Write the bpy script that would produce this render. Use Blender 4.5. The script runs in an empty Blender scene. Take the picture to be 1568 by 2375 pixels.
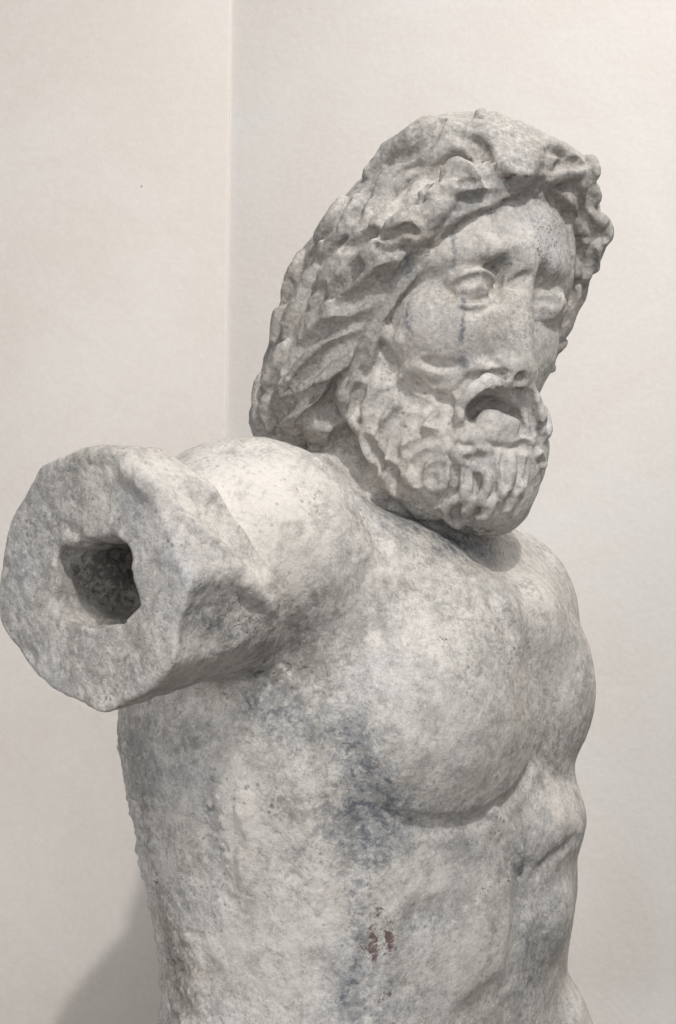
import bpy, math, time
import numpy as np
# ---------------------------------------------------------------- scene, camera, light
sc = bpy.context.scene
U = 1/3000.0                                   # metres per figure unit
PITCH = math.radians(10)
CAM = np.array([0.0, 0.0, 1.55])
RIGHT = np.array([1., 0, 0]); FWD = np.array([0, math.cos(PITCH), math.sin(PITCH)]); UPV = np.array([0, -math.sin(PITCH), math.cos(PITCH)])
cam_d = bpy.data.cameras.new('camera'); cam = bpy.data.objects.new('camera', cam_d); sc.collection.objects.link(cam)
cam.location = CAM; cam.rotation_euler = (math.pi/2 + PITCH, 0, 0)
cam_d.sensor_fit = 'VERTICAL'; cam_d.sensor_height = 36; cam_d.lens = 36*4000/2375.0
cam_d.clip_start = .02; cam_d.clip_end = 60
sc.camera = cam
world = bpy.data.worlds.new("World"); sc.world = world; world.use_nodes = True
bg = world.node_tree.nodes['Background']; bg.inputs[0].default_value = (0.93, 0.96, 1.0, 1); bg.inputs[1].default_value = 0.09
def area(name, loc, target, sx, sy, power, col):
    d = bpy.data.lights.new(name, 'AREA'); d.shape = 'RECTANGLE'; d.size = sx; d.size_y = sy; d.energy = power; d.color = col
    o = bpy.data.objects.new(name, d); sc.collection.objects.link(o); o.location = loc
    import mathutils
    o.rotation_euler = (mathutils.Vector(target) - mathutils.Vector(loc)).to_track_quat('-Z', 'Y').to_euler()
    return o
area('ceiling_light', (0.4, 1.0, 3.0), (0.1, 1.6, 2.0), 0.6, 0.5, 4.3, (1.0, 0.97, 0.935)).data.spread = math.radians(130)
area('gallery_light', (0.5, -0.9, 3.1), (0.05, 1.4, 1.9), 1.1, 0.8, 2.5, (1.0, 0.98, 0.955)).data.spread = math.radians(75)
tl = area('track_light', (0.5, -0.9, 3.36), (0.0, 1.4, 1.95), 0.07, 0.07, 11, (1.0, 0.98, 0.955)); tl.data.spread = math.radians(110)
area('front_fill', (0.35, -1.3, 1.6), (0.1, 1.2, 1.4), 1.1, 1.1, 12, (0.98, 0.985, 1.0))  # added fill without a real source, lifts chest and belly from the front
area('flank_fill', (-1.25, 0.25, 1.2), (0.05, 1.25, 1.22), 0.5, 0.7, 1.2, (0.985, 0.985, 1.0)).data.spread = math.radians(60)  # added low fill from the left for flank and stump, no real source
sc.view_settings.view_transform = 'Standard'; sc.view_settings.look = 'None'
sc.view_settings.exposure = 0.07; sc.view_settings.gamma = 1.0
sc.render.engine = 'CYCLES'; sc.cycles.max_bounces = 6; sc.cycles.diffuse_bounces = 4

def W(P):                                       # figure coordinates -> world
    P = np.asarray(P, float)
    return CAM + U*(P[..., 0:1]*RIGHT + P[..., 1:2]*UPV + (P[..., 2:3] + 4000.0)*FWD)

# ---------------------------------------------------------------- node helpers
class NT:
    def __init__(s, name):
        s.m = bpy.data.materials.new(name); s.m.use_nodes = True; s.t = s.m.node_tree; s.n = s.t.nodes
        s.b = s.n['Principled BSDF']
    def new(s, t, **kw):
        n = s.n.new(t)
        for k, v in kw.items(): setattr(n, k, v)
        return n
    def link(s, a, b): s.t.links.new(a, b)
    def setv(s, sock, v):
        if hasattr(v, 'links') or isinstance(v, bpy.types.NodeSocket): s.link(v, sock)
        else: sock.default_value = v
    def noise(s, vec, scale, detail=4, rough=.55, dist=0.0):
        n = s.new('ShaderNodeTexNoise'); s.link(vec, n.inputs['Vector'])
        n.inputs['Scale'].default_value = scale; n.inputs['Detail'].default_value = detail
        n.inputs['Roughness'].default_value = rough; n.inputs['Distortion'].default_value = dist
        return n.outputs['Fac']
    def ramp(s, v, a, b, va=0.0, vb=1.0):
        n = s.new('ShaderNodeMapRange'); n.interpolation_type = 'SMOOTHSTEP'; s.link(v, n.inputs[0])
        for i, x in enumerate((a, b, va, vb)): n.inputs[i+1].default_value = x
        return n.outputs[0]
    def math(s, op, a, b=0.0, c=0.0):
        n = s.new('ShaderNodeMath', operation=op)
        for i, x in enumerate((a, b, c)): s.setv(n.inputs[i], x)
        return n.outputs[0]
    def mix(s, f, a, b, mode='MIX'):
        n = s.new('ShaderNodeMix', data_type='RGBA', blend_type=mode)
        s.setv(n.inputs[0], f)
        for k, x in ((6, a), (7, b)):
            if isinstance(x, tuple): n.inputs[k].default_value = x + (1,) if len(x) == 3 else x
            else: s.link(x, n.inputs[k])
        return n.outputs[2]
# ---------------------------------------------------------------- sculpting: implicit marble figure
import numpy as np, math, time
FL = 4000.0                      # focal length in figure units (1 unit = U metres)
f32 = np.float32

def PX(px, py, z):               # a point of the figure seen in direction (px, py) at depth z
    s = (FL + z) / FL
    return np.array([(px - 784.0) * s, (1187.0 - py) * s, z], dtype=float)

def frame(yaw, pitch=0.0, roll=0.0):
    """rows: left, up, front (figure's own axes); yaw 0 = front towards -z"""
    y, p, r = map(math.radians, (yaw, pitch, roll))
    L = np.array([math.cos(y), 0, math.sin(y)]); F = np.array([math.sin(y), 0, -math.cos(y)]); Uv = np.array([0., 1., 0.])
    F2 = F*math.cos(p) - Uv*math.sin(p); U2 = Uv*math.cos(p) + F*math.sin(p)
    M = np.array([L, U2, F2])
    c, s = math.cos(r), math.sin(r)           # roll in the view plane, clockwise positive
    R = np.array([[c, s, 0], [-s, c, 0], [0, 0, 1]])
    return M @ R.T

def smin(a, b, k):
    h = np.maximum(k - np.abs(a - b), 0) / k
    return np.minimum(a, b) - h*h*k*0.25
def smax(a, b, k):
    h = np.maximum(k - np.abs(a - b), 0) / k
    return np.maximum(a, b) + h*h*k*0.25

def ell(c, r, M=None):
    c = np.asarray(c, float); r = np.asarray(r, float); M = np.eye(3) if M is None else M
    A = (M.T / r).T.astype(f32); B = (M.T / (r*r)).T.astype(f32); c = c.astype(f32)
    def fn(p):
        d = p - c
        a = d @ A.T; b = d @ B.T
        k0 = np.sqrt((a*a).sum(1)) + 1e-6; k1 = np.sqrt((b*b).sum(1)) + 1e-9
        return k0*(k0 - 1)/k1
    fn.bb = (c - r.max(), c + r.max())
    return fn
def boxy(c, r, M, n=4.0):
    c = np.asarray(c, float).astype(f32); A = (np.asarray(M).T/np.asarray(r, float)).T.astype(f32); rm = min(r)
    def fn(p):
        a = np.abs((p - c) @ A.T)
        return (((a**n).sum(1) + 1e-9)**(1/n) - 1)*rm
    return fn
def cap(a, b, ra, rb):
    a = np.asarray(a, f32); b = np.asarray(b, f32); ab = b - a; L2 = f32((ab*ab).sum())
    def fn(p):
        d = p - a
        t = np.clip(d @ ab / L2, 0, 1)
        q = d - t[:, None]*ab
        return np.sqrt((q*q).sum(1)) - (ra + (rb - ra)*t)
    return fn

# ---- frames
TF = frame(55, 0, 0)             # torso: its front looks right and towards us
HF = frame(40, 1, 7)             # head
HO = np.array([190.0, 508.0, -100.0])
def Hd(l, u, f): return HO + l*HF[0] + u*HF[1] + f*HF[2]

# ---- torso loft: (py, cx, A lateral, B depth)
SEC = np.array([
 (1290,  800, 480, 340, -20),
 (1400,  830, 560, 420, -10),
 (1560,  828, 585, 458, 0),
 (1680,  820, 575, 462, 0),
 (1760,  822, 562, 462, 0),
 (1850,  828, 540, 460, 0),
 (1950,  840, 530, 456, 0),
 (2080,  856, 512, 446, 0),
 (2200,  858, 498, 418, 0),
 (2330,  852, 500, 414, 0),
 (2480,  850, 545, 440, 0),
 (2800,  830, 600, 470, 0)], float)
_y = np.linspace(SEC[0, 0], SEC[-1, 0], 160)         # smooth the table
_t = np.stack([_y] + [np.convolve(np.pad(np.interp(_y, SEC[:, 0], SEC[:, i]), 12, mode='edge'), np.hanning(27)[1:-1]/np.hanning(27)[1:-1].sum(), 'valid') for i in range(1, 5)], 1)
SEC = _t
SY = 1187 - SEC[:, 0]
def loft(p):
    y = p[:, 1]; yc = np.clip(y, SY[-1], SY[0])
    def it(c): return np.interp(-yc, -SY, c).astype(f32)
    cx = it(SEC[:, 1] - 784); A = it(SEC[:, 2]); B = it(SEC[:, 3]); cz = it(SEC[:, 4])
    dx = p[:, 0] - cx; dz = p[:, 2] - cz
    l = np.abs(dx*TF[0][0] + dz*TF[0][2]); f = dx*TF[2][0] + dz*TF[2][2]
    n = 2.35
    k = ((l/A)**n + (np.abs(f)/B)**n + 1e-9)**(1/n)
    top = np.maximum(y - SY[0], 0)/130.0
    k2 = np.sqrt(k*k + top*top)
    r = np.sqrt(l*l + f*f + (top*130)**2) + 1e-3
    return (k2 - 1)*r/np.maximum(k2, 1e-3)

def T(px, py, z): return PX(px, py, z)

def TB(l, py, f):                # torso-frame point at height py (approx. at the axis)
    X = 46 + l*TF[0][0] + f*TF[2][0]; z = l*TF[0][2] + f*TF[2][2]
    s = (FL + z)/FL
    return np.array([X, (1187 - py)*s, z])

AX = np.array([0.64, 0.0, 0.768])           # arm axis, from the cut face back into the shoulder
AX /= np.linalg.norm(AX)
SC = PX(205, 1345, -760)                     # centre of the cut face
AF = np.array([np.cross([0, 1, 0], AX), [0, 1, 0], AX])   # arm frame: side, up, inward
AF[0] /= np.linalg.norm(AF[0])

def arm(p):
    d = (p - SC.astype(f32)) @ AF.T.astype(f32)
    s, u, t = d[:, 0], d[:, 1], d[:, 2]
    th = np.arctan2(u, s)
    # knocked-off, uneven outline of the stump
    R = 250 + 9*np.cos(2*th + 0.6) + 8*np.cos(3*th + 2.0) + 6*np.cos(5*th + 1.0) + 3.5*np.cos(9*th) + 2.5*np.cos(14*th + 1)
    R = R + np.clip(t, 0, 420)*(0.045 - 0.2*np.clip(-np.sin(th), 0, 1))
    side = np.sqrt(s*s + u*u) - R
    face = -t + 6*np.cos(s/55.0 + 1)*np.cos(u/70.0)
    back = t - 250 + 110*np.sin(th)
    return smax(smax(side, face, 12), back, 40)
def arm_hole(p):
    d = (p - PX(228, 1352, -760).astype(f32)) @ AF.T.astype(f32)
    s, u, t = d[:, 0], d[:, 1], d[:, 2]
    q = ((np.abs(s + .16*u)/(116 - .10*np.clip(t, 0, 300)))**3 + (np.abs(u - 0.12*s)/(84 - .06*np.clip(t, 0, 300)))**3 + 1e-9)**(1/3)
    side = (q - 1)*90 + 6*np.cos(u/17.0 + t/23.0) + 5*np.cos(s/13.0 + u/19.0 + 1)
    return smax(side, t - 360, 30)

class Grp:
    def __init__(s): s.ops = []
    def add(s, fn, k=30): s.ops.append((fn, k, 1)); return s
    def sub(s, fn, k=20): s.ops.append((fn, k, -1)); return s
    def __call__(s, p):
        f = None
        for fn, k, sg in s.ops:
            v = fn(p).astype(f32)
            if f is None: f = v
            elif sg > 0: f = smin(f, v, k)
            else: f = smax(f, -v, k)
        return f

G = {}
t = G['torso'] = Grp()
t.add(loft)
t.add(ell(TB(-190, 1650, 345), (278, 262, 158), TF), 50)      # right breast muscle
t.add(ell(TB(188, 1600, 344), (222, 220, 132), TF), 22)       # left breast muscle
t.add(ell(PX(572, 1292, -430), (262, 250, 250)), 60)          # right shoulder
t.add(cap(SC + AX*200, PX(572, 1292, -430), 188, 200), 50)
t.add(ell(TB(400, 1440, 95), (240, 232, 240), TF), 60)        # left shoulder
t.add(cap(PX(1000, 1490, -300), PX(760, 1350, -370), 150, 160), 80)  # breast into shoulder
t.add(cap(PX(760, 1270, -300), PX(1090, 1440, -300), 110, 100), 60)  # collar bone, near side
t.add(cap(PX(1190, 1440, -150), PX(1150, 1400, 200), 105, 160), 80)  # collar bone, far side
t.add(cap(PX(930, 1200, -20), PX(700, 1190, -190), 140, 140), 60)   # trapezius towards us
t.add(cap(PX(960, 1270, 20), PX(1120, 1400, 260), 130, 160), 70)   # trapezius far side
t.add(cap(PX(990, 1380, -90), PX(900, 1080, -60), 200, 195), 16)    # neck
t.add(ell(TB(120, 1905, 330), (205, 122, 164), TF), 60)       # rib arch, far side
t.add(ell(TB(105, 2090, 340), (132, 165, 148), TF), 30)       # belly, far side
t.add(ell(TB(-120, 2170, 335), (160, 190, 120), TF), 40)      # belly, near side
t.add(ell(PX(1195, 2440, 60), (190, 240, 200)), 20)           # far hip
a = G['arm'] = Grp(); a.add(arm)
final_sub = [(arm_hole, 10)]
h = G['head'] = Grp()
h.add(ell(Hd(0, 50, 20), (225, 245, 265), HF))
h.add(ell(Hd(12, 95, 150), (226, 160, 150), HF), 40)          # forehead
h.add(ell(Hd(0, -130, 130), (190, 280, 178), HF), 50)         # face
for s_ in (-1, 1):
    h.add(ell(Hd(134*s_, -110, 205), (76, 80, 74), HF), 50)   # cheekbone
    h.add(cap(Hd(204*s_, 26, 196), Hd(85*s_, 60, 284), 32, 30), 44)   # brow
h.add(ell(Hd(125, 95, 185), (118, 125, 88), HF), 70)
h.add(ell(Hd(226, 60, 120), (44, 95, 75), HF), 60)
h.add(ell(Hd(0, 72, 285), (60, 50, 45), HF), 36)
h.add(ell(Hd(-55, -110, 262), (92, 115, 66), HF), 50)         # broad worn side of the nose
for s_, e in ((-1, -101), (1, 124)):
    h.sub(ell(Hd(e, -10, 345), (66, 50, 72), HF), 26)         # eye socket
    h.sub(ell(Hd(54*s_, 24, 322), (26, 26, 44), HF), 24)      # deep inner corner
for s_, e in ((-1, -101), (1, 124)):
    h.add(ell(Hd(e, -16, 256), (60, 48, 54), HF), 5)          # eyeball
h.add(cap(Hd(-2, 25, 300), Hd(-4, -175, 345), 27, 30), 45)    # nose
for s_ in (-1, 1):
    h.add(ell(Hd(32*s_, -184, 316), (28, 26, 34), HF), 40)
h.add(cap(Hd(150, -60, 190), Hd(120, -240, 185), 54, 52), 70)

r = G['hair'] = Grp()
r.add(ell(PX(1118, 393, -130), (218, 128, 215), frame(0, 0, 7)))
r.add(ell(PX(985, 590, -90), (225, 300, 215), frame(0, 0, 28)), 90)
_rim = [(1190, 410, -338), (1095, 430, -372), (1020, 478, -392), (950, 545, -388), (908, 615, -368), (862, 690, -335), (822, 770, -305), (788, 850, -272), (758, 930, -240)]
for q0, q1 in zip(_rim[:-1], _rim[1:]): r.add(cap(PX(*q0), PX(*q1), 47, 47), 46)
r.add(cap(PX(880, 590, -190), PX(755, 880, -180), 130, 122), 100)
r.add(cap(PX(800, 680, -40), PX(690, 970, -70), 148, 122), 90)
r.add(cap(PX(1305, 430, -135), PX(1350, 560, -70), 88, 62), 60)
r.add(cap(PX(1350, 560, -80), PX(1325, 680, -40), 64, 42), 30)
r.add(cap(PX(1325, 680, -40), PX(1268, 860, -10), 42, 22), 30)
b = G['beard'] = Grp()
b.add(ell(PX(1055, 1050, -250), (190, 160, 150)))
b.add(cap(PX(905, 760, -270), PX(905, 980, -260), 55, 85), 60)
b.add(ell(PX(1132, 1142, -262), (108, 106, 110)), 50)
b.add(ell(PX(1180, 1020, -220), (95, 130, 110)), 50)
b.add(ell(Hd(0, -235, 275), (120, 50, 75), HF), 40)

ORDER = ['torso', 'arm', 'head', 'hair', 'beard']
KU = {'arm': 40, 'head': 30, 'hair': 14, 'beard': 14}
FLOOR = {'hair': 0.0, 'beard': 0.0}
def base(p, cats=False):
    p = np.asarray(p, f32)
    vals = [G[c](p) + FLOOR.get(c, 0.0) for c in ORDER]
    f = vals[0]
    for c, v in zip(ORDER[1:], vals[1:]): f = smin(f, v, KU[c])
    if 'final_sub' in globals():
        for fn, k in final_sub: f = smax(f, -fn(p).astype(f32), k)
    if cats: return f, np.argmin(np.array(vals), 0)
    return f

def trace(pts, fn=None, z0=-1150.0, zmax=900.0, n=70, relax=0.85):
    """first hit of the sight line through each (px, py) with the figure"""
    fn = fn or base
    pts = np.asarray(pts, float)
    d = np.stack([(pts[:, 0]-784)/FL, (1187-pts[:, 1])/FL, np.ones(len(pts))], 1)
    z = np.full(len(pts), z0); hit = np.zeros(len(pts), bool)
    act = np.arange(len(pts))
    for i in range(n):
        if not len(act): break
        P = d[act]*(FL + z[act])[:, None]; P[:, 2] = z[act]
        v = fn(P)
        z[act] += v*relax
        done = np.abs(v) < 0.8
        hit[act[done]] = True
        act = act[~done & (z[act] < zmax)]
    hit |= (z < zmax) & (np.abs(z) < 2000) & hit
    P = d*(FL + z)[:, None]; P[:, 2] = z
    return P, hit
# ---------------------------------------------------------------- chisel work: locks (+) and cuts (-)
# each: (frame of reading, sign, radius, height or depth, blend, points)
CR = {'P': (0, 0, 1), 'H': (556.5, 208.7, .5915), 'C1': (869.5, 231.9, .3697), 'C2': (550.7, 231.9, .3697), 'C3': (550.7, 637.6, .3697),
      'C4': (869.5, 753.6, .3327), 'E': (985.4, 521.7, .2218), 'M': (1014.4, 811.5, .1848), 'A': (0, 985.4, .4436),
      'B': (637.6, 1101.4, .5176), 'D': (173.9, 1565.1, .5176), 'K': (753.6, 1565.1, .5176)}
ST = '''
H + 28 14 870,110 790,150 730,220 690,260 620,310 580,380 560,470
H + 24 12 830,100 700,160 600,220 500,290 430,360 390,420
H + 18 11 400,370 450,340 520,300 560,250
H + 30 17 620,430 560,500 520,560 450,610 400,660 340,720 290,760
H + 22 14 480,420 430,470 420,530 370,570 330,610 290,660
H + 16 12 400,400 370,470 330,530 290,590
H + 20 12 560,420 520,450 500,500 460,540 420,560
H + 28 18 700,560 650,580 590,590 530,620 470,680 400,740 340,800 270,820
H + 30 18 660,640 600,690 540,730 470,790 400,830 330,850 270,900 220,960
H + 22 13 280,700 250,760 220,830 190,890 160,960
H + 28 18 600,760 540,840 470,890 380,900 300,950 240,1010 190,1080 150,1130
H + 28 17 520,880 440,960 360,990 290,1050 230,1120 160,1180 120,1240
H + 18 12 170,980 140,1050 110,1110 90,1180
H + 26 17 480,960 430,1040 390,1110 310,1140 250,1190 190,1220 140,1290
H + 26 16 440,1060 400,1140 350,1190 290,1230 230,1260 180,1300 200,1350
H + 24 12 410,1160 350,1240 280,1290 260,1350
H + 18 10 240,575 220,650 190,740 160,830 130,930 90,1040 70,1130 60,1230 60,1320
H + 18 12 100,1200 90,1280 110,1340
H - 9 14 555,620 640,605 700,600
H - 18 21 600,705 520,780 440,830 390,845
H - 13 18 540,865 450,915 330,945 230,1020 180,1090
H - 13 18 500,950 380,1012 300,1085 200,1185
H - 12 17 440,1095 380,1155 280,1195 180,1245 120,1310
H - 12 15 380,1230 300,1265 240,1320
H - 13 15 330,780 270,860 220,930
H - 13 15 480,690 400,765 320,835 270,880
H - 11 14 425,440 380,505 340,575
H - 11 14 560,545 480,595 420,630
H - 9 13 455,480 465,500
H - 10 13 545,455 535,480
H - 13 17 560,300 500,340 470,400
H - 13 14 690,300 640,370 620,430 
H + 18 11 700,470 640,500 620,560
H + 16 8 760,440 700,520 690,560
H - 13 22 680,640 640,740 560,800 520,870
H - 26 48 430,1140 410,1200 370,1260 330,1300
H - 10 13 150,850 180,790 200,740
H - 10 13 190,1000 230,940 260,900
H - 10 13 75,1290 90,1340
H + 22 13 560,940 600,985 590,1030 560,1080
H + 19 11 640,960 600,1010 610,1060
H + 22 13 660,1095 615,1130 615,1180 655,1200 710,1215
H + 30 12 720,1115 790,1105 822,1140 785,1190 805,1222
H + 24 12 650,1110 700,1090 740,1080
H + 30 11 845,1125 900,1102 980,1096 1040,1112
H + 32 28 1060,1140 1000,1150 940,1175 900,1215 880,1265 860,1310
H + 38 17 1060,1135 1110,1165 1145,1220 1165,1290 1175,1345
H + 32 11 845,1215 810,1270 760,1310 700,1322 655,1310
H + 27 13 640,1215 600,1245 570,1290 548,1345
H + 30 14 700,1240 650,1272 610,1312 570,1350 540,1400
H + 30 12 545,1130 505,1180 482,1240 490,1305
H + 30 12 460,1120 435,1200 445,1280 465,1330
H + 32 12 880,1335 820,1382 760,1420 700,1402 650,1422 600,1470
H + 32 11 960,1405 900,1432 850,1460 800,1442 750,1452
H + 30 12 640,1440 660,1500 705,1555
H + 30 10 725,1465 745,1520 790,1560
H + 30 11 560,1480 580,1550 640,1595
H + 27 11 490,1340 500,1410 540,1460
H + 35 9 805,1480 838,1530 825,1595 775,1650 705,1662 650,1625
H + 48 8 740,1600 790,1560
H + 27 11 605,1350 582,1410 602,1450
H + 32 10 860,1310 840,1360 870,1400
H + 30 9 940,1340 900,1370 880,1410
H - 9 13 622,1165 650,1208 705,1228
H - 8 11 770,1200 812,1228
H - 10 11 600,1325 650,1342 705,1342
H - 10 11 540,1240 565,1200 600,1165
H - 10 11 850,1390 790,1402 750,1390
H - 10 11 690,1475 650,1462 620,1490
H - 10 11 765,1500 805,1482
H - 10 10 500,1380 540,1430
H - 10 11 700,1265 660,1300
H - 9 10 820,1300 790,1340 740,1360
H - 9 17 838,1470 860,1540 838,1600 790,1660
H - 11 14 470,1120 500,1100
M - 26 30 500,850 600,740 750,700 900,760 1000,880
M + 10 5 560,1010 700,1100 900,1130 1100,1135 1230,1165
M - 7 8 980,1230 1100,1250 1200,1240
C1 + 24 12 540,130 440,160 360,220 300,290 250,340 150,400 90,450 30,600 0,760
C1 + 22 12 430,100 330,130 250,180 160,240 60,300 0,340
C1 - 11 14 420,150 330,270 250,330 150,370 60,430 0,470
C1 + 17 12 560,190 640,215 700,215 740,290 790,370 850,450 930,472 1080,455
C1 + 50 5 760,170 800,260 900,330 1000,330 1060,380
C1 - 12 15 560,260 640,290 700,390 760,460 830,520 900,540 1000,520
C1 + 26 18 430,470 500,410 600,400 660,460 700,540
C1 + 22 12 470,570 560,545 640,565 720,575
C1 - 11 16 370,480 450,395 560,362 660,410 720,500 800,560
C1 - 7 8 530,525 600,520
C1 - 12 10 380,760 450,705 560,645 700,610 850,575 1000,600 1080,640
C1 + 26 14 30,850 100,800 200,770 300,790 400,690 480,640
C1 + 24 12 0,940 90,880 180,830 260,850 290,880
C1 - 8 12 30,860 120,845 200,810 250,830
C1 + 16 8 150,700 220,600 300,560 380,600
C1 + 14 8 120,560 200,480 290,450
C1 - 9 8 250,640 330,520 380,440
C1 + 22 10 1120,500 1190,460 1260,440 1320,440 1340,520 1350,620
C1 + 17 10 1160,600 1230,640 1260,730 1290,800 1340,830
C1 + 20 11 1350,640 1390,610 1450,630 1470,590 1430,550 1400,560
C1 + 21 11 1290,700 1350,720 1380,760 1450,770 1460,840 1430,930
C1 + 16 7 1240,900 1250,1000 1290,1100
C1 + 15 8 1320,880 1330,1000 1340,1080 1330,1140
C1 + 14 8 1400,920 1390,1000 1390,1080
C1 + 16 8 1270,260 1340,320 1380,400 1390,500
C1 + 16 7 1100,260 1180,290 1250,350 1320,400
C1 - 8 10 1130,420 1200,395 1290,405
C1 - 8 14 1355,440 1362,600 1360,690
C1 - 10 12 1210,780 1240,900 1250,1060
C1 - 8 12 1300,640 1320,720 1360,800 1440,860
C1 - 9 12 1100,560 1130,640 1200,700 1220,800
C1 - 6 9 1290,900 1305,1000 1310,1090
C1 - 6 9 1360,900 1362,1000 1365,1080
C1 - 9 9 1085,300 1095,400 1085,470
C1 + 15 6 1280,1180 1240,1300 1210,1400 1160,1500
C1 - 6 8 1250,1180 1200,1300 1160,1400
C4 + 22 8 540,920 560,1020 540,1110 
C4 - 8 14 550,970 570,1060 550,1150
C4 - 9 20 700,1050 722,1130 690,1205
C4 - 9 20 555,1370 560,1310 605,1265
C4 - 8 18 640,1355 700,1310 755,1290
C4 - 6 9 780,1060 812,1110 790,1180
C4 - 8 16 860,1200 872,1260
C4 - 8 14 450,1235 500,1185 535,1165
C4 - 4 7 850,1030 868,1100 880,1200 870,1300
C4 + 11 9 620,1180 560,1220 490,1280 510,1360 580,1395 640,1380
C4 + 14 11 640,1000 640,1100 630,1200 680,1220 640,1290 620,1340
C4 + 12 11 740,1000 790,1060 780,1140 740,1220 800,1250 760,1290
C4 + 11 9 700,1345 760,1335 800,1280 830,1200
C4 + 18 8 900,900 890,1000 910,1100 900,1250
C4 + 22 8 1060,850 1050,950 1040,1060 1000,1180
C4 + 18 6 980,900 960,1000 960,1150 940,1290
C4 + 11 8 1190,560 1205,640 1215,720 1195,790
C4 + 11 7 1160,870 1180,950 1195,990
C4 - 5 10 1150,690 1160,770 1195,800
C4 - 5 8 1160,940 1165,1000
E + 10 8 300,600 380,530 480,485 600,485 680,525 730,600 750,690
E - 7.0 14 640,445 700,500 745,580 760,640
E - 5.0 10 625,550 690,610 718,690 700,760
E - 5.0 8 310,660 400,605 510,575 600,555
E - 8 5 290,600 275,700 320,800
E + 8 7 330,800 420,855 560,850 680,790 745,725
E - 9 4 340,880 460,920 600,900
E - 5.0 14 860,610 940,590 1000,552 1110,525
E - 10 5 880,640 960,640 1060,620
E + 6.8 5 1150,780 1200,730 1290,700 1370,720 1425,790
E - 4.5 6 1165,715 1250,675 1330,662 1405,690
E - 3.8 4 1150,800 1220,790 1300,800 1355,835
E + 4.5 2 1150,965 1250,980 1340,960
E + 5.2 4 1445,700 1440,830 1390,920
E - 14 3 560,1330 700,1400 780,1480
A + 30 14 560,160 700,195 790,250 870,335 960,450 1100,560 1220,690 1330,830 1425,980
A - 60 13 830,200 960,300 1080,420 1230,560 1370,720 1450,860
A - 200 26 1100,1000 1170,950 1240,920
A - 12 8 340,540 400,560 440,620
A + 20 5 150,380 300,230 480,165 620,170
A - 14 6 -10,740 30,760
A - 16 8 140,1180 180,1220
A - 12 5 40,560 20,660
P - 28 14 860,1868 920,1900 1000,1916 1100,1905 1180,1860 1235,1775 1246,1690
P - 20 10 1246,1740 1290,1796 1335,1812
P - 26 7 1225,1480 1240,1600 1246,1720
P - 60 14 1232,1930 1218,2020 1210,2100 1200,2200 1165,2374
P - 18 8 1372,1950 1335,1948 1300,1975 1270,2000 1235,2035
P + 24 9 1150,1885 1190,1950 1215,2010
P - 60 9 940,2140 1000,2120 1060,2100
P - 60 12 1185,2270 1110,2330 1060,2374
P - 50 6 490,1860 500,1980 520,2100
P - 44 6 640,1880 660,2050
P + 40 7 570,1800 580,1950 570,2100
P + 50 7 720,1850 740,2000 740,2100
P - 40 7 830,1750 840,1880 820,2020 800,2200
P - 60 9 640,1600 690,1700 720,1800
P - 12 14 978,575 958,622 916,680 876,725 852,775 832,850 815,900
P - 9 6 820,1150 880,1205 960,1252 1040,1292 1090,1318 1132,1342
P - 34 12 1135,1340 1160,1420 1200,1470
P - 40 11 845,1290 880,1400 900,1500
P + 34 8 880,1290 900,1400 930,1500
P - 30 9 660,1560 680,1480 660,1400
D - 12 5 340,930 400,980 440,1060
D + 14 4 290,620 310,720 330,800
D + 14 4 400,1370 420,1450 440,1540
H - 10 14 560,1010 598,1060 592,1110 572,1155
H - 10 14 592,1190 560,1232 530,1290 518,1345
H - 10 13 472,1150 455,1230 470,1295
H - 11 15 628,1165 662,1210 722,1232
H - 10 14 662,1242 620,1282 580,1332 558,1375 556,1425
H - 10 14 722,1272 680,1302 630,1332 602,1380 600,1425 632,1465
H - 10 15 772,1200 822,1232 802,1282 760,1302
H - 10 14 862,1332 800,1362 730,1372 680,1392 650,1432 652,1475
H - 10 14 902,1402 840,1432 780,1432 722,1434 692,1482 702,1535
H - 10 13 802,1462 760,1492 750,1545
H - 10 13 500,1362 522,1422 562,1482
H - 10 13 592,1472 612,1542 662,1602
H - 9 13 690,1130 700,1170 740,1190
H - 10 14 1000,1180 940,1200 910,1240 
H - 9 11 930,1130 880,1160 850,1200
H - 7 8 1080,1180 1120,1230 1135,1290
H - 7 8 880,1440 900,1490 890,1540
C4 - 7 7 905,880 900,960 915,1040 900,1120
C4 - 8 7 1000,880 1010,960 1000,1060 980,1140
C4 - 7 6 1080,920 1075,1010 1050,1090
C4 + 16 6 950,930 955,1010 945,1100
C4 - 9 8 1000,850 1060,850 1120,870
C4 - 8 7 940,1180 930,1250 890,1310
C4 + 20 7 560,900 620,900 680,950
C4 - 7 8 640,930 700,960 740,1000
P - 46 20 668,1030 750,1074 828,1146 876,1232 896,1300
P - 26 9 690,1100 745,1180 770,1260
A + 26 10 700,200 860,320 960,440 1110,570 1240,700 1350,860 1430,970
A - 26 9 790,230 930,350 1030,450 1180,580 1310,710 1420,860
C4 - 9 9 700,900 760,940 820,930
H - 7 11 1030,1128 975,1150 925,1185 890,1235 872,1290
H - 7 9 1050,1108 1000,1115 940,1130 880,1165
H - 6 9 1095,1165 1128,1215 1150,1290 1155,1340
H - 6 8 960,1190 930,1215 905,1260
H - 9 9 1110,1120 1090,1135
H - 8 8 720,1060 780,1075 850,1080
H - 10 9 560,1060 540,1110
'''
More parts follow.
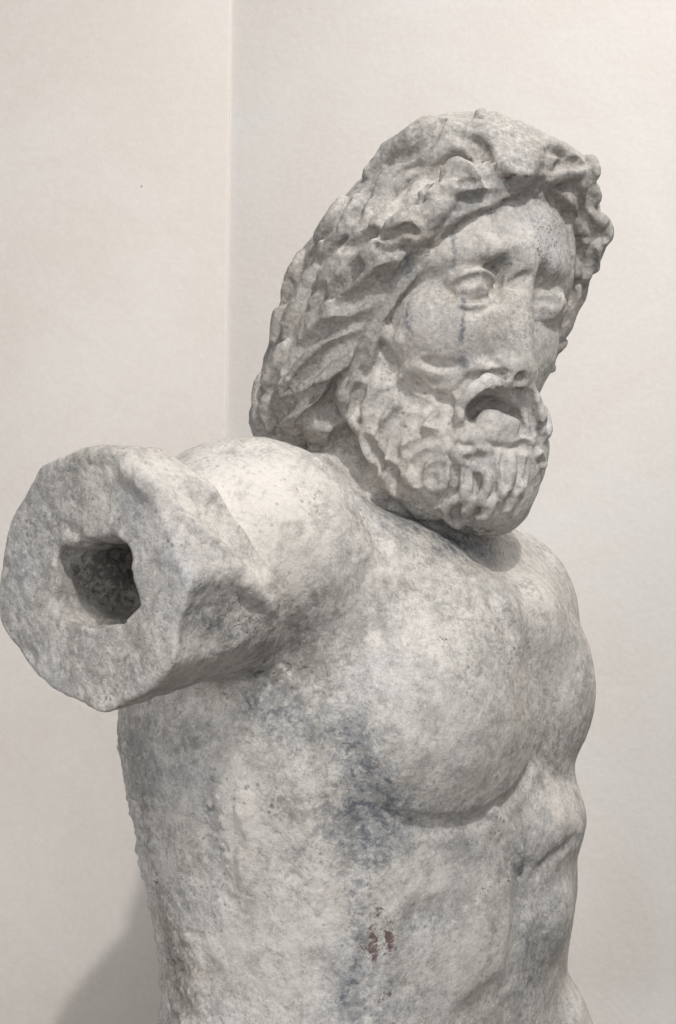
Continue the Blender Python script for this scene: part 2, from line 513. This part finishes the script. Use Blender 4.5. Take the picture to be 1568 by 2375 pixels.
def catmull(P, per):
    P = np.asarray(P, float)
    Q = np.vstack([2*P[0]-P[1], P, 2*P[-1]-P[-2]]); out = []
    for i in range(1, len(Q)-2):
        a, b, c, d = Q[i-1:i+3]
        n = max(2, int(np.hypot(*(c-b)[:2])/per))
        for t in np.arange(n)/n:
            out.append(.5*((2*b)+(c-a)*t+(2*a-5*b+4*c-d)*t*t+(3*b-a-3*c+d)*t**3))
    out.append(P[-1]); return np.array(out)

def load_strokes():
    res = []
    for ln in ST.strip().splitlines():
        w = ln.split(); ox, oy, sc = CR[w[0]]
        pts = [tuple(map(float, q.split(','))) for q in w[4:]]
        pts = np.array([(ox + sc*x, oy + sc*y) for x, y in pts])
        res.append([w[1], float(w[2]), float(w[3]), catmull(pts, max(9, float(w[2])*.6))])
    for s in res:
        s[2] *= 1.0
    allp = np.vstack([s[3] for s in res])
    P, hit = trace(allp)
    N = grad(P)
    i = 0
    for s in res:
        n = len(s[3]); p_, n_ = P[i:i+n].copy(), N[i:i+n].copy()
        if s[0] == '=':                           # a straight, even roll
            s[0] = '+'; n_[:] = n_.mean(0)/np.linalg.norm(n_.mean(0)); tt = np.linspace(0, 1, n)[:, None]; p_ = p_[:1]*(1-tt) + p_[-1:]*tt
        s.append(p_); s.append(n_); s.append(hit[i:i+n].copy()); i += n
    return res
def grad(P, fn=None, e=4.0):
    fn = fn or base; N = np.zeros_like(P)
    for a in range(3):
        o = np.zeros(3); o[a] = e
        N[:, a] = fn(P+o) - fn(P-o)
    return N/(np.linalg.norm(N, axis=1, keepdims=True) + 1e-9)

def auto_locks(st):
    """fill in smaller locks that follow the direction of the carved ones"""
    rs = np.random.RandomState(11)
    gp = []; gt = []
    for sg, R, H, px, P, N, hit in st:
        if sg == '+' and R >= 11:
            t = np.gradient(px, axis=0); gp.append(px); gt.append(t/(np.linalg.norm(t, axis=1, keepdims=True)+1e-6))
    gp = np.vstack(gp); gt = np.vstack(gt)
    d_near = lambda q: np.sqrt(((gp - q)**2).sum(1).min())
    xs, ys = np.meshgrid(np.arange(570, 1430, 30.), np.arange(255, 1260, 30.))
    S = np.stack([xs.ravel(), ys.ravel()], 1); S += rs.uniform(-9, 9, S.shape)
    P, hit = trace(S)
    cat = base(P, True)[1]; face_on = -grad(P)[:, 2]
    out = []
    for s, h, c, fo in zip(S, hit, cat, face_on):
        if not h or c not in (3, 4) or fo < .42: continue
        if c == 4 or d_near(s) < 21: continue
        if c == 4 and (np.hypot((s[0]-1160)/85, (s[1]-965)/65) < 1): continue
        half = rs.uniform(45, 95) if c == 3 else rs.uniform(20, 40)
        ph = rs.uniform(0, 6.28); amp = rs.uniform(.25, .6) if c == 3 else rs.uniform(.5, 1.2)
        line = [s]
        for sgn in (1, -1):
            q = s.copy(); L = 0; seg = []
            while L < half:
                d2 = ((gp - q)**2).sum(1); j = np.argpartition(d2, 14)[:14]
                w = np.exp(-d2[j]/2500) + 1e-5
                ref = gt[j[np.argmin(d2[j])]]
                v = (gt[j]*np.sign(gt[j] @ ref)[:, None]*w[:, None]).sum(0); v /= np.linalg.norm(v) + 1e-6
                a = amp*math.sin(ph + sgn*L/(26 if c == 3 else 14))
                v = np.array([v[0]*math.cos(a) - v[1]*math.sin(a), v[0]*math.sin(a) + v[1]*math.cos(a)])
                q = q + sgn*v*7; L += 7; seg.append(q)
            line = line + seg if sgn > 0 else seg[::-1] + line
        out.append(['+' if rs.rand() < .9 else '-', rs.uniform(10, 16), rs.uniform(-2, 5) if c == 3 else rs.uniform(-4, 2), np.array(line)])
    for o in out:
        if o[0] == '-': o[1] *= .8; o[2] = rs.uniform(6, 11)
    allp = np.vstack([o[3] for o in out]); P, hit = trace(allp); N = grad(P); i = 0
    for o in out:
        n = len(o[3]); o += [P[i:i+n], N[i:i+n], hit[i:i+n]]; i += n
    return out

def apply_strokes(F, org, hh, strokes):
    nx, ny, nz = F.shape
    jobs = []
    for sg, R, H, _, P, N, hit in strokes:
        if sg == '-' and H > .7*R:              # deep cuts open outwards
            R = max(R, 7); jobs.append((sg, R*1.55, H*.55, _, P, N, hit)); jobs.append((sg, R*1.2, H*.8, _, P, N, hit))
        jobs.append((sg, R, H, _, P, N, hit))
    for sg, R, H, _, P, N, hit in jobs:
        if hit.sum() < 2: continue
        if sg == '+': hit = hit & (-N[:, 2] > .3)
        idx = np.nonzero(hit)[0]
        if len(idx) < 2: continue
        # split where the sight lines jump from one form to another
        runs = np.split(idx, np.nonzero((np.diff(idx) > 1) | (np.linalg.norm(np.diff(P[idx], axis=0), axis=1) > 60 + R))[0] + 1)
        for run in runs:
            if len(run) < 2: continue
            n = len(run); t = np.linspace(0, 1, n)
            env = np.clip(np.sin(np.pi*t)*1.6 + .12, 0, 1)
            r = R*(0.55 + 0.45*env)
            if sg == '+': off = H*env - r*1.0 - (1-env)*2
            else: off = r - H*env + (1-env)*1
            C = P[run] + N[run]*off[:, None]
            m = r.max() + 14
            lo = np.maximum(((C.min(0) - m - org)/hh).astype(int), 0)
            hi = np.minimum(((C.max(0) + m - org)/hh).astype(int) + 2, [nx, ny, nz])
            if (hi <= lo).any(): continue
            ax = [org[i] + hh*np.arange(lo[i], hi[i], dtype=f32) for i in range(3)]
            D = np.full((len(ax[0]), len(ax[1]), len(ax[2])), 1e3, f32)
            for a, b, ra, rb in zip(C[:-1], C[1:], r[:-1], r[1:]):
                s0 = [max(int((min(a[i], b[i]) - m - ax[i][0])/hh), 0) for i in range(3)]
                s1 = [min(int((max(a[i], b[i]) + m - ax[i][0])/hh) + 2, len(ax[i])) for i in range(3)]
                if any(s1[i] <= s0[i] for i in range(3)): continue
                dx = (ax[0][s0[0]:s1[0]] - a[0])[:, None, None]; dy = (ax[1][s0[1]:s1[1]] - a[1])[None, :, None]; dz = (ax[2][s0[2]:s1[2]] - a[2])[None, None, :]
                ab = (b - a); L2 = (ab*ab).sum() + 1e-6
                tt = np.clip((dx*ab[0] + dy*ab[1] + dz*ab[2])/L2, 0, 1)
                d = np.sqrt((dx - tt*ab[0])**2 + (dy - tt*ab[1])**2 + (dz - tt*ab[2])**2) - (ra + (rb-ra)*tt)
                v = D[s0[0]:s1[0], s0[1]:s1[1], s0[2]:s1[2]]
                np.minimum(v, d, out=v)
            V = F[lo[0]:hi[0], lo[1]:hi[1], lo[2]:hi[2]]
            k = min(10, 4 + R*.2) if sg == '+' else min(14, 5 + R*.35)
            if sg == '+': V[...] = np.where(D < m, smin(V, D, k), V)
            else: V[...] = np.where(D < m, smax(V, -D, k), V)

# ---------------------------------------------------------------- field -> mesh
LO = np.array([-760., -1480., -1010.]); HI = np.array([700., 1010., 640.])
def build_field(hh=4.0, verbose=True):
    t0 = time.time()
    H4 = hh*4
    n4 = ((HI - LO)/H4).astype(int) + 1
    ax = [LO[i] + H4*np.arange(n4[i]) for i in range(3)]
    X = np.stack(np.meshgrid(*ax, indexing='ij'), -1).reshape(-1, 3).astype(f32)
    F = np.concatenate([base(X[i:i+200000]) for i in range(0, len(X), 200000)]).reshape(n4).astype(f32)
    def up(F):
        for a in range(3):
            F = np.moveaxis(F, a, 0)
            O = np.empty((F.shape[0]*2-1,) + F.shape[1:], f32)
            O[::2] = F; O[1::2] = (F[1:] + F[:-1])*f32(.5)
            F = np.moveaxis(O, 0, a)
        return np.ascontiguousarray(F)
    FLOOR.update(hair=13.0, beard=9.0)          # the ground between the locks lies lower
    F = up(F)
    near = np.argwhere(np.abs(F) < hh*2*3.2)
    P = (LO + near*(hh*2)).astype(f32)
    F[near[:, 0], near[:, 1], near[:, 2]] = np.concatenate([base(P[i:i+200000]) for i in range(0, len(P), 200000)])
    if verbose: print('base field', len(near), round(time.time()-t0, 1))
    F = up(F)
    FLOOR.update(hair=0.0, beard=0.0)
    st = load_strokes()
    apply_strokes(F, LO, hh, auto_locks(st) + st)
    # the open mouth: a cavity and the lip inside it
    mc = trace([(1156, 966)])[0][0]; Rm = frame(0, 0, 16)
    for fn, sg, k in ((ell(mc + [0, 2, 6], (66, 41, 74), Rm), -1, 12), (boxy(mc + [-4, -22, 20], (49, 36, 36), frame(20, 0, 15), 3.2), 1, 8)):
        lo = ((mc - 130 - LO)/hh).astype(int); hi = ((mc + 130 - LO)/hh).astype(int)
        g3 = np.stack(np.meshgrid(*[LO[i] + hh*np.arange(lo[i], hi[i]) for i in range(3)], indexing='ij'), -1)
        v = fn(g3.reshape(-1, 3).astype(f32)).reshape(g3.shape[:3]).astype(f32)
        V_ = F[lo[0]:hi[0], lo[1]:hi[1], lo[2]:hi[2]]
        V_[...] = smin(V_, v, k) if sg > 0 else smax(V_, -v, k)
    if verbose: print('strokes', round(time.time()-t0, 1), F.shape)
    return F

def surface_nets(F, hh):
    S = F < 0
    nx, ny, nz = F.shape
    edges = []; acc_idx = []; acc_p = []
    quads = []
    cs = (ny*nz, nz, 1)
    for a in range(3):
        s0 = [slice(None)]*3; s1 = [slice(None)]*3
        s0[a] = slice(0, -1); s1[a] = slice(1, None)
        b, c = [i for i in range(3) if i != a]
        for s in (s0, s1): s[b] = slice(1, -1); s[c] = slice(1, -1)
        ch = np.argwhere(S[tuple(s0)] != S[tuple(s1)])
        ch[:, b] += 1; ch[:, c] += 1
        f0 = F[ch[:, 0], ch[:, 1], ch[:, 2]]; c2 = ch.copy(); c2[:, a] += 1
        f1 = F[c2[:, 0], c2[:, 1], c2[:, 2]]
        t = f0/(f0 - f1)
        p = ch.astype(f32); p[:, a] += t
        base_i = ch @ np.array(cs)
        q = [base_i - cs[b]*i - cs[c]*j for i, j in ((0, 0), (1, 0), (1, 1), (0, 1))]
        for qq in q: acc_idx.append(qq); acc_p.append(p)
        Q = np.stack(q, 1)
        flip = (f0 < 0) if a != 1 else (f0 >= 0)
        Q[flip] = Q[flip][:, ::-1]
        quads.append(Q)
    idx = np.concatenate(acc_idx); p = np.concatenate(acc_p); Q = np.concatenate(quads)
    u, inv = np.unique(idx, return_inverse=True)
    cnt = np.bincount(inv)
    V = np.stack([np.bincount(inv, p[:, i])/cnt for i in range(3)], 1)
    Qi = np.searchsorted(u, Q)
    return LO + V*hh, Qi
def vnormals(V, Q):
    n = np.cross(V[Q[:, 2]] - V[Q[:, 0]], V[Q[:, 3]] - V[Q[:, 1]])
    N = np.stack([sum(np.bincount(Q[:, j], n[:, i], len(V)) for j in range(4)) for i in range(3)], 1)
    return N/(np.linalg.norm(N, axis=1, keepdims=True) + 1e-12)

# ---------------------------------------------------------------- noise
_rs = np.random.RandomState(7); _tab = _rs.rand(64, 64, 64).astype(f32)*2 - 1
def vnoise(P, size, off=0.0):
    q = P/size + off; i = np.floor(q).astype(int); t = (q - i).astype(f32); t = t*t*(3 - 2*t)
    r = 0
    for a in (0, 1):
        wa = t[:, 0] if a else 1 - t[:, 0]
        for b in (0, 1):
            wb = t[:, 1] if b else 1 - t[:, 1]
            for c in (0, 1):
                wc = t[:, 2] if c else 1 - t[:, 2]
                r = r + wa*wb*wc*_tab[(i[:, 0]+a) & 63, (i[:, 1]+b) & 63, (i[:, 2]+c) & 63]
    return r
# ---------------------------------------------------------------- stains, and shade painted into the stump hole: px, py, width, height, strength
ST_BLUE = [(840,1760,75,120,.62),(880,1850,100,60,.62),(820,1900,80,70,.4),(850,2000,60,140,.45),(820,2200,36,170,.55),(800,2330,40,70,.55),
 (900,1925,160,60,.5),(680,1700,70,80,.4),(640,1640,60,60,.45),(490,1900,24,170,.55),(495,2070,22,140,.45),(790,1690,60,50,.4),
 (1215,2100,32,260,.42),(1240,2250,70,130,.45),(1190,1990,60,50,.4),(944,640,13,90,.8),(946,740,12,60,.7),(1073,760,9,70,.78),(1076,700,7,40,.65),(1052,560,7,60,.75),(1053,610,7,30,.65),(1078,840,14,16,.9),
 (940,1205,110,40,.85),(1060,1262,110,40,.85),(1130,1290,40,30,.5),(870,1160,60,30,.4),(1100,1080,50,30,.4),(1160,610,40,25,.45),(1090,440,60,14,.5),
 (1080,480,60,16,.6),(1020,520,40,20,.4),(1250,460,30,20,.5),(520,1470,80,60,.4),(560,1640,70,34,.45),(1120,700,60,15,.3),(1110,945,40,16,.6),(1180,950,50,14,.6),
 (1000,2140,100,36,.4),(900,2340,150,50,.42),(1260,1640,50,70,.3),(1150,1900,60,30,.3),(1280,2080,60,90,.3),(630,2200,30,80,.3),(1000,1780,120,60,.22),(700,1980,40,60,.2)]
ST_DARK = [(1190,800,50,70,.42),(1150,740,40,40,.3),(1165,612,45,34,.4),(1290,540,30,60,.25),(880,640,50,60,.35),(790,820,40,90,.4),(700,560,50,60,.3),(540,1440,90,60,.55),(620,1500,60,40,.4),(1100,1245,90,30,.7),(960,1225,90,30,.4),(640,1680,60,40,.45),(760,1560,60,60,.3),(235,1330,85,75,.98),(285,1330,60,75,.98),(700,900,90,60,.4),(850,700,60,80,.35),(640,800,40,120,.35),(960,480,80,60,.3),(330,1850,30,180,.5),(360,2050,30,100,.5),(430,1700,60,40,.4),(1220,350,50,40,.35),(400,2200,50,120,.7),(420,2320,60,80,.6),(660,1860,60,40,.45),(700,1430,70,90,.35),(640,1560,90,40,.5),(850,1880,90,40,.5),(760,1700,60,60,.4),  # the strongest rows paint shade into the stump's dowel hole
 (560,1600,120,40,.4),(330,1750,40,160,.35),(700,2050,60,60,.3),(430,1980,60,140,.3),(1290,1730,60,60,.35),(1255,1990,60,40,.35),(1160,620,50,35,.4),(1215,840,30,50,.4),
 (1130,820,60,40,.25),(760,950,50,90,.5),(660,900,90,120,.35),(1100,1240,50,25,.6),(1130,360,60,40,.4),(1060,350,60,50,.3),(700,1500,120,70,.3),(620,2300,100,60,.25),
 (1250,1010,40,90,.3),(740,2250,50,60,.3),(820,1200,60,30,.4),(250,1300,40,60,.4),(520,1430,90,60,.3),(160,1500,70,90,.2),(1330,500,60,90,.2)]
ST_RED = [(1133,352,8,13,.7),(1150,385,6,12,.6),(1180,408,16,5,.9),(1215,408,20,4,.6),(866,2160,17,38,.72),(906,2165,10,40,.75),(868,2208,30,18,.7),(890,2185,24,30,.35),(880,2110,12,22,.6),(905,2305,8,8,.9),(880,2320,7,7,.8)]
ST_PIT = [(490,1020,60,22,1.),(735,1160,36,60,.6),(1260,560,50,80,.9),(1290,620,30,60,.6),(590,1470,60,40,1.),(1125,2070,18,30,1.),(1190,2040,30,20,.9),(1030,1480,14,14,.9),(1290,520,20,20,.8)]
ST_PALE = [(560,1120,150,80,.9),(680,1150,120,100,.8),(420,1160,60,60,.9),(620,1250,160,90,.5),(340,1080,120,30,.9),(1000,1500,110,140,.2),(1080,1700,150,120,.5),(960,800,80,100,.55),
 (1150,500,90,60,.5),(1060,540,60,60,.4),(1100,1000,100,60,.4),(560,1880,60,120,1.),(720,1950,60,50,.7),(730,2080,100,100,1.),(520,2080,50,90,.7),(470,2150,40,60,.6),(1000,2050,100,50,.6),(1080,2230,90,70,.6),(640,2150,80,110,.7),(560,2200,60,80,.6),(700,2300,80,60,.6),
 (450,1520,60,50,.5),(1150,1880,80,60,.5),(1300,1880,60,60,.6),(1280,1400,70,90,.6),(1310,1550,50,90,.5),(590,1380,40,90,.7),(1190,2230,30,160,.3),(1345,2320,30,60,.7),(1155,978,50,25,.5),
 (1000,910,60,50,.5),(960,1010,70,70,.4),(700,1030,60,20,.5),(900,1300,80,50,.6),(1180,1300,60,50,.4),(1180,1040,60,14,.8),(640,1300,60,120,.4)]
# ---------------------------------------------------------------- marble
def marble():
    t = NT('weathered_marble')
    co = t.new('ShaderNodeTexCoord').outputs['Object']
    def attr(n):
        a = t.new('ShaderNodeAttribute'); a.attribute_name = n; return a
    s1 = attr('stain').outputs['Color']; sep = t.new('ShaderNodeSeparateColor'); t.link(s1, sep.inputs[0])
    blue, dark, red = sep.outputs[0], sep.outputs[1], sep.outputs[2]
    s2 = attr('wear').outputs['Color']; sep2 = t.new('ShaderNodeSeparateColor'); t.link(s2, sep2.inputs[0])
    pit, pale, rough = sep2.outputs[0], sep2.outputs[1], sep2.outputs[2]
    calm = attr('stain').outputs['Alpha']; umber = attr('wear').outputs['Alpha']
    big = t.noise(co, 8, 5, .6, .6); mid = t.noise(co, 48, 9, .74, .35); fine = t.noise(co, 300, 4, .7); grain = t.noise(co, 800, 3, .7)
    warm = t.noise(co, 14, 4, .6); brk = t.ramp(t.noise(co, 115, 9, .8, .55), .34, .66); brk2 = t.ramp(t.noise(co, 150, 9, .82, .7), .34, .66)
    c = t.mix(t.ramp(mid, .36, .62), t.mix(calm, (.58, .555, .52), (.47, .45, .42)), (.76, .725, .675))
    c = t.mix(t.math('MULTIPLY', t.ramp(warm, .5, .72), .38), c, (.64, .56, .45))
    c = t.mix(t.math('MULTIPLY', t.ramp(warm, .48, .28), .34), c, (.50, .51, .57))
    # crystalline grain
    c = t.mix(t.math('MULTIPLY', t.ramp(fine, .54, .68), .55), c, (.90, .87, .83))
    c = t.mix(t.math('MULTIPLY', t.ramp(fine, .46, .32), .55), c, (.22, .205, .19))
    c = t.mix(t.math('MULTIPLY', t.ramp(grain, .55, .70), .5), c, (.92, .905, .88))
    c = t.mix(t.math('MULTIPLY', t.ramp(grain, .45, .31), .5), c, (.24, .225, .21))
    c = t.mix(t.math('MULTIPLY', pale, t.ramp(mid, .34, .54, .25, .92)), c, (.86, .81, .745))
    # grime and the stump hole's painted shade, broken up along the grain of the stone
    c = t.mix(t.math('MULTIPLY', umber, t.ramp(fine, .62, .40, .55, 1.0)), c, (.27, .25, .225))
    g = t.math('ADD', t.math('MULTIPLY', t.ramp(big, .38, .66), .36), t.math('SUBTRACT', dark, t.math('MULTIPLY', pale, .35)))
    c = t.mix(t.math('MULTIPLY', t.math('MULTIPLY', t.ramp(t.math('SUBTRACT', g, brk), -.30, .38), .62), calm), c, (.25, .235, .21))
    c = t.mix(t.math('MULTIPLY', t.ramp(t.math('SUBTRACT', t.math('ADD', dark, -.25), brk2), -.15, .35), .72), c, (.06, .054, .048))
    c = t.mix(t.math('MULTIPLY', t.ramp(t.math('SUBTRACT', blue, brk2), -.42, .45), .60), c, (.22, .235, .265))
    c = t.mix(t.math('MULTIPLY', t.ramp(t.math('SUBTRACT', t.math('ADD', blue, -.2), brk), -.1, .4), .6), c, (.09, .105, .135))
    c = t.mix(t.math('MULTIPLY', t.ramp(t.math('SUBTRACT', red, brk2), -.15, .3), .82), c, (.12, .05, .05))
    # loose specks
    v = t.new('ShaderNodeTexVoronoi'); v.inputs['Scale'].default_value = 170; t.link(co, v.inputs['Vector'])
    sp = t.math('MULTIPLY', t.ramp(t.math('ADD', v.outputs['Distance'], t.math('MULTIPLY', t.noise(co, 90, 2, .5), .35)), .44, .30), t.ramp(t.noise(co, 24, 3, .6), .50, .68))
    pv = t.new('ShaderNodeTexVoronoi'); pv.inputs['Scale'].default_value = 420; t.link(co, pv.inputs['Vector'])
    pm = t.math('MULTIPLY', t.ramp(t.math('ADD', pv.outputs['Distance'], t.math('MULTIPLY', t.noise(co, 140, 2, .5), .5)), .56, .38), t.ramp(pit, .2, .7))
    c = t.mix(t.math('MULTIPLY', sp, .5), c, (.16, .15, .14))
    c = t.mix(t.math('MULTIPLY', pm, .75), c, (.10, .10, .11))
    t.link(c, t.b.inputs['Base Color'])
    t.b.inputs['Roughness'].default_value = .62
    t.b.inputs['Specular IOR Level'].default_value = .3
    hgt = t.math('ADD', t.math('MULTIPLY', t.math('MULTIPLY', t.noise(co, 60, 6, .7), t.math('ADD', .3, rough)), .0042), t.math('MULTIPLY', t.math('MULTIPLY', t.noise(co, 260, 4, .75), t.math('ADD', .25, rough)), .0020))
    hgt = t.math('SUBTRACT', hgt, t.math('MULTIPLY', t.math('MAXIMUM', pm, t.math('MULTIPLY', sp, .6)), .0006))
    bp = t.new('ShaderNodeBump'); bp.inputs['Strength'].default_value = .75; bp.inputs['Distance'].default_value = 1.0
    t.link(hgt, bp.inputs['Height']); t.link(bp.outputs[0], t.b.inputs['Normal'])
    return t.m
def plaster(name, ca, cb):
    t = NT(name)
    co = t.new('ShaderNodeTexCoord').outputs['Object']
    c = t.mix(t.ramp(t.noise(co, 3.0, 7, .62, .8), .40, .62), ca, cb)
    c = t.mix(t.math('MULTIPLY', t.ramp(t.noise(co, 160, 4, .7), .42, .62), .16), c, (.93, .90, .87))
    v = t.new('ShaderNodeTexVoronoi'); v.inputs['Scale'].default_value = 17; t.link(co, v.inputs['Vector'])
    spot = t.math('MULTIPLY', t.ramp(v.outputs['Distance'], .034, .018), t.ramp(t.noise(co, 5, 2, .5), .47, .56))
    c = t.mix(t.math('MULTIPLY', spot, .65), c, (.22, .22, .23))
    t.link(c, t.b.inputs['Base Color']); t.b.inputs['Roughness'].default_value = .85
    t.b.inputs['Specular IOR Level'].default_value = .2
    bp = t.new('ShaderNodeBump'); bp.inputs['Strength'].default_value = .5; bp.inputs['Distance'].default_value = 1.0
    hgt = t.math('ADD', t.math('MULTIPLY', t.noise(co, 90, 4, .6), .0010), t.math('MULTIPLY', t.noise(co, 9, 3, .5), .004))
    t.link(hgt, bp.inputs['Height']); t.link(bp.outputs[0], t.b.inputs['Normal'])
    return t.m

# ---------------------------------------------------------------- the figure
T0 = time.time()
HH = 3.6
F = build_field(HH)
V, Q = surface_nets(F, HH)
N = -vnormals(V, Q)
cats = []
for i in range(0, len(V), 200000):
    c = base(V[i:i+200000].astype(f32), True)[1]; cats.append(c)
cats = np.concatenate(cats)
roughv = np.array([.40, .8, .45, .9, .75], f32)[cats]          # torso, arm, head, hair, beard
side = np.clip((-N[:, 0] - .55)/.3, 0, 1)*np.clip((-430 - V[:, 1])/80, 0, 1)*(cats == 0)
roughv = roughv + 2.0*side
d = vnoise(V, 46, .3)*3.2 + vnoise(V, 21, 5.1)*2.2 + vnoise(V, 10.5, 9.7)*1.2
V = V + N*(d*roughv)[:, None]
N = -vnormals(V, Q)
print('mesh', len(V), round(time.time()-T0, 1))

# stains, with the stump hole's painted shade
def blobs(rows):
    """rows: px, py, rx, ry, strength -> a soft patch on the surface, sizes in figure units"""
    out = np.zeros(len(V), f32)
    rows = np.array(rows, float)
    P, hit = trace(rows[:, :2])
    for (px, py, rx, ry, s), c, h in zip(rows, P, hit):
        if not h: continue
        dx = (V[:, 0]-c[0])/rx; dy = (V[:, 1]-c[1])/ry; dz = (V[:, 2]-c[2])/(rx*1.1+20)
        e = np.exp(-(dx*dx + dy*dy + dz*dz)*1.2)*s
        out = 1 - (1 - out)*(1 - np.clip(e, 0, .98))
    return out

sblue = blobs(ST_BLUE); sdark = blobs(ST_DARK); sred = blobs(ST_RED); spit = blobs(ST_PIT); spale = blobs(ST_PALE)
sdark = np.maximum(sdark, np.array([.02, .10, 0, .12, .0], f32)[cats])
calm = np.array([1., .85, .60, .6, .6], f32)[cats]; umber = np.array([.03, .06, .20, .52, .10], f32)[cats]
rough_col = np.clip(roughv/2.5, 0, 1)

# parts
eye_n, eye_f = Hd(-101, -16, 270), Hd(124, -16, 270)
lab = cats.copy()
hd = lab == 2
lab[hd & (np.linalg.norm((V - eye_n)/[62, 50, 70], axis=1) < 1)] = 5
lab[hd & (np.linalg.norm((V - eye_f)/[58, 50, 70], axis=1) < 1)] = 6
hq = (V - HO) @ HF.T
lab[(lab == 2) & (np.abs(hq[:, 0]) < 46) & (hq[:, 1] < 25) & (hq[:, 1] > -205) & (hq[:, 2] > 285)] = 7
mc, _ = trace([[1157, 974]]); mc = mc[0]
lab[(lab == 4) & (np.linalg.norm((V - mc)/[62, 46, 75], axis=1) < 1)] = 8
names = ['torso', 'arm_stump', 'head', 'hair', 'beard', 'eye', 'eye', 'nose', 'mouth']
fl = lab[Q]
flab = np.where(fl[:, 0] == fl[:, 1], fl[:, 0], fl[:, 2])
WV = W(V)
base_pt = np.array([0.03, 4000*U*math.cos(PITCH)+.02, WV[:, 2].min()])
WN = N[:, 0:1]*RIGHT + N[:, 1:2]*UPV + N[:, 2:3]*FWD
M = marble()
root = bpy.data.objects.new('marble_statue', None); sc.collection.objects.link(root)
root.location = base_pt; root.empty_display_size = .1
root['label'] = 'weathered grey marble statue of a bearded long haired man with a broken right arm'
root['category'] = 'statue'
def part(k, parent):
    q = Q[flab == k]
    u, inv = np.unique(q, return_inverse=True)
    me = bpy.data.meshes.new(names[k])
    me.vertices.add(len(u)); me.vertices.foreach_set('co', (WV[u] - base_pt).astype(f32).ravel())
    me.loops.add(len(q)*4); me.loops.foreach_set('vertex_index', inv.astype(np.int32).ravel())
    me.polygons.add(len(q)); me.polygons.foreach_set('loop_start', np.arange(0, len(q)*4, 4, dtype=np.int32))
    me.update(calc_edges=True); me.shade_smooth()
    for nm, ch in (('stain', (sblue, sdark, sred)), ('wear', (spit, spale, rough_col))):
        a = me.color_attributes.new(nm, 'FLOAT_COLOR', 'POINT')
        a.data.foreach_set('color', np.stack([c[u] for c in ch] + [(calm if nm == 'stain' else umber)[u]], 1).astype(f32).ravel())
    me.normals_split_custom_set_from_vertices(WN[u].astype(f32))
    me.materials.append(M)
    o = bpy.data.objects.new(names[k], me); sc.collection.objects.link(o); o.parent = parent
    return o
po = {}
for k in (0, 1, 2, 3, 4): po[k] = part(k, root)
for k in (5, 6, 7): part(k, po[2])
part(8, po[4])
print('figure', round(time.time()-T0, 1))

# ---------------------------------------------------------------- the room corner
def wall(name, x0, x1, y, th, z0, z1, mat, rot=0.0, pivot=None, bevel=.004):
    import bmesh
    bm = bmesh.new()
    bmesh.ops.create_cube(bm, size=1)
    for v in bm.verts:
        v.co.x = x0 + (v.co.x + .5)*(x1 - x0); v.co.y = y + (v.co.y + .5)*th; v.co.z = z0 + (v.co.z + .5)*(z1 - z0)
    bmesh.ops.bevel(bm, geom=bm.edges[:], offset=bevel, segments=3, affect='EDGES', profile=.5)
    me = bpy.data.meshes.new(name); bm.to_mesh(me); bm.free(); me.materials.append(mat); me.shade_smooth()
    try: me.set_sharp_from_angle(angle=math.radians(40))
    except Exception: pass
    o = bpy.data.objects.new(name, me); sc.collection.objects.link(o); o['kind'] = 'structure'
    return o
P1 = plaster('wall_plaster', (.775, .72, .665), (.81, .765, .72)); P2 = plaster('wall_plaster_cool', (.77, .72, .675), (.79, .765, .735))
EX = (521 - 784)/4000*1.86
wall('wall_left', -4.0, EX, 1.84, .5, -.2, 5, P1, bevel=.003)
wr = wall('wall_right', 0, 5.0, 0, .5, -.2, 5, P2)
wr.location = (EX - .0035, 1.8435, 0); wr.rotation_euler = (0, 0, math.radians(-9))
wall('floor', -4.0, 5.0, -3.0, 4.9, -.3, -.2, plaster('floor_stone', (.22, .20, .18), (.28, .26, .24)))
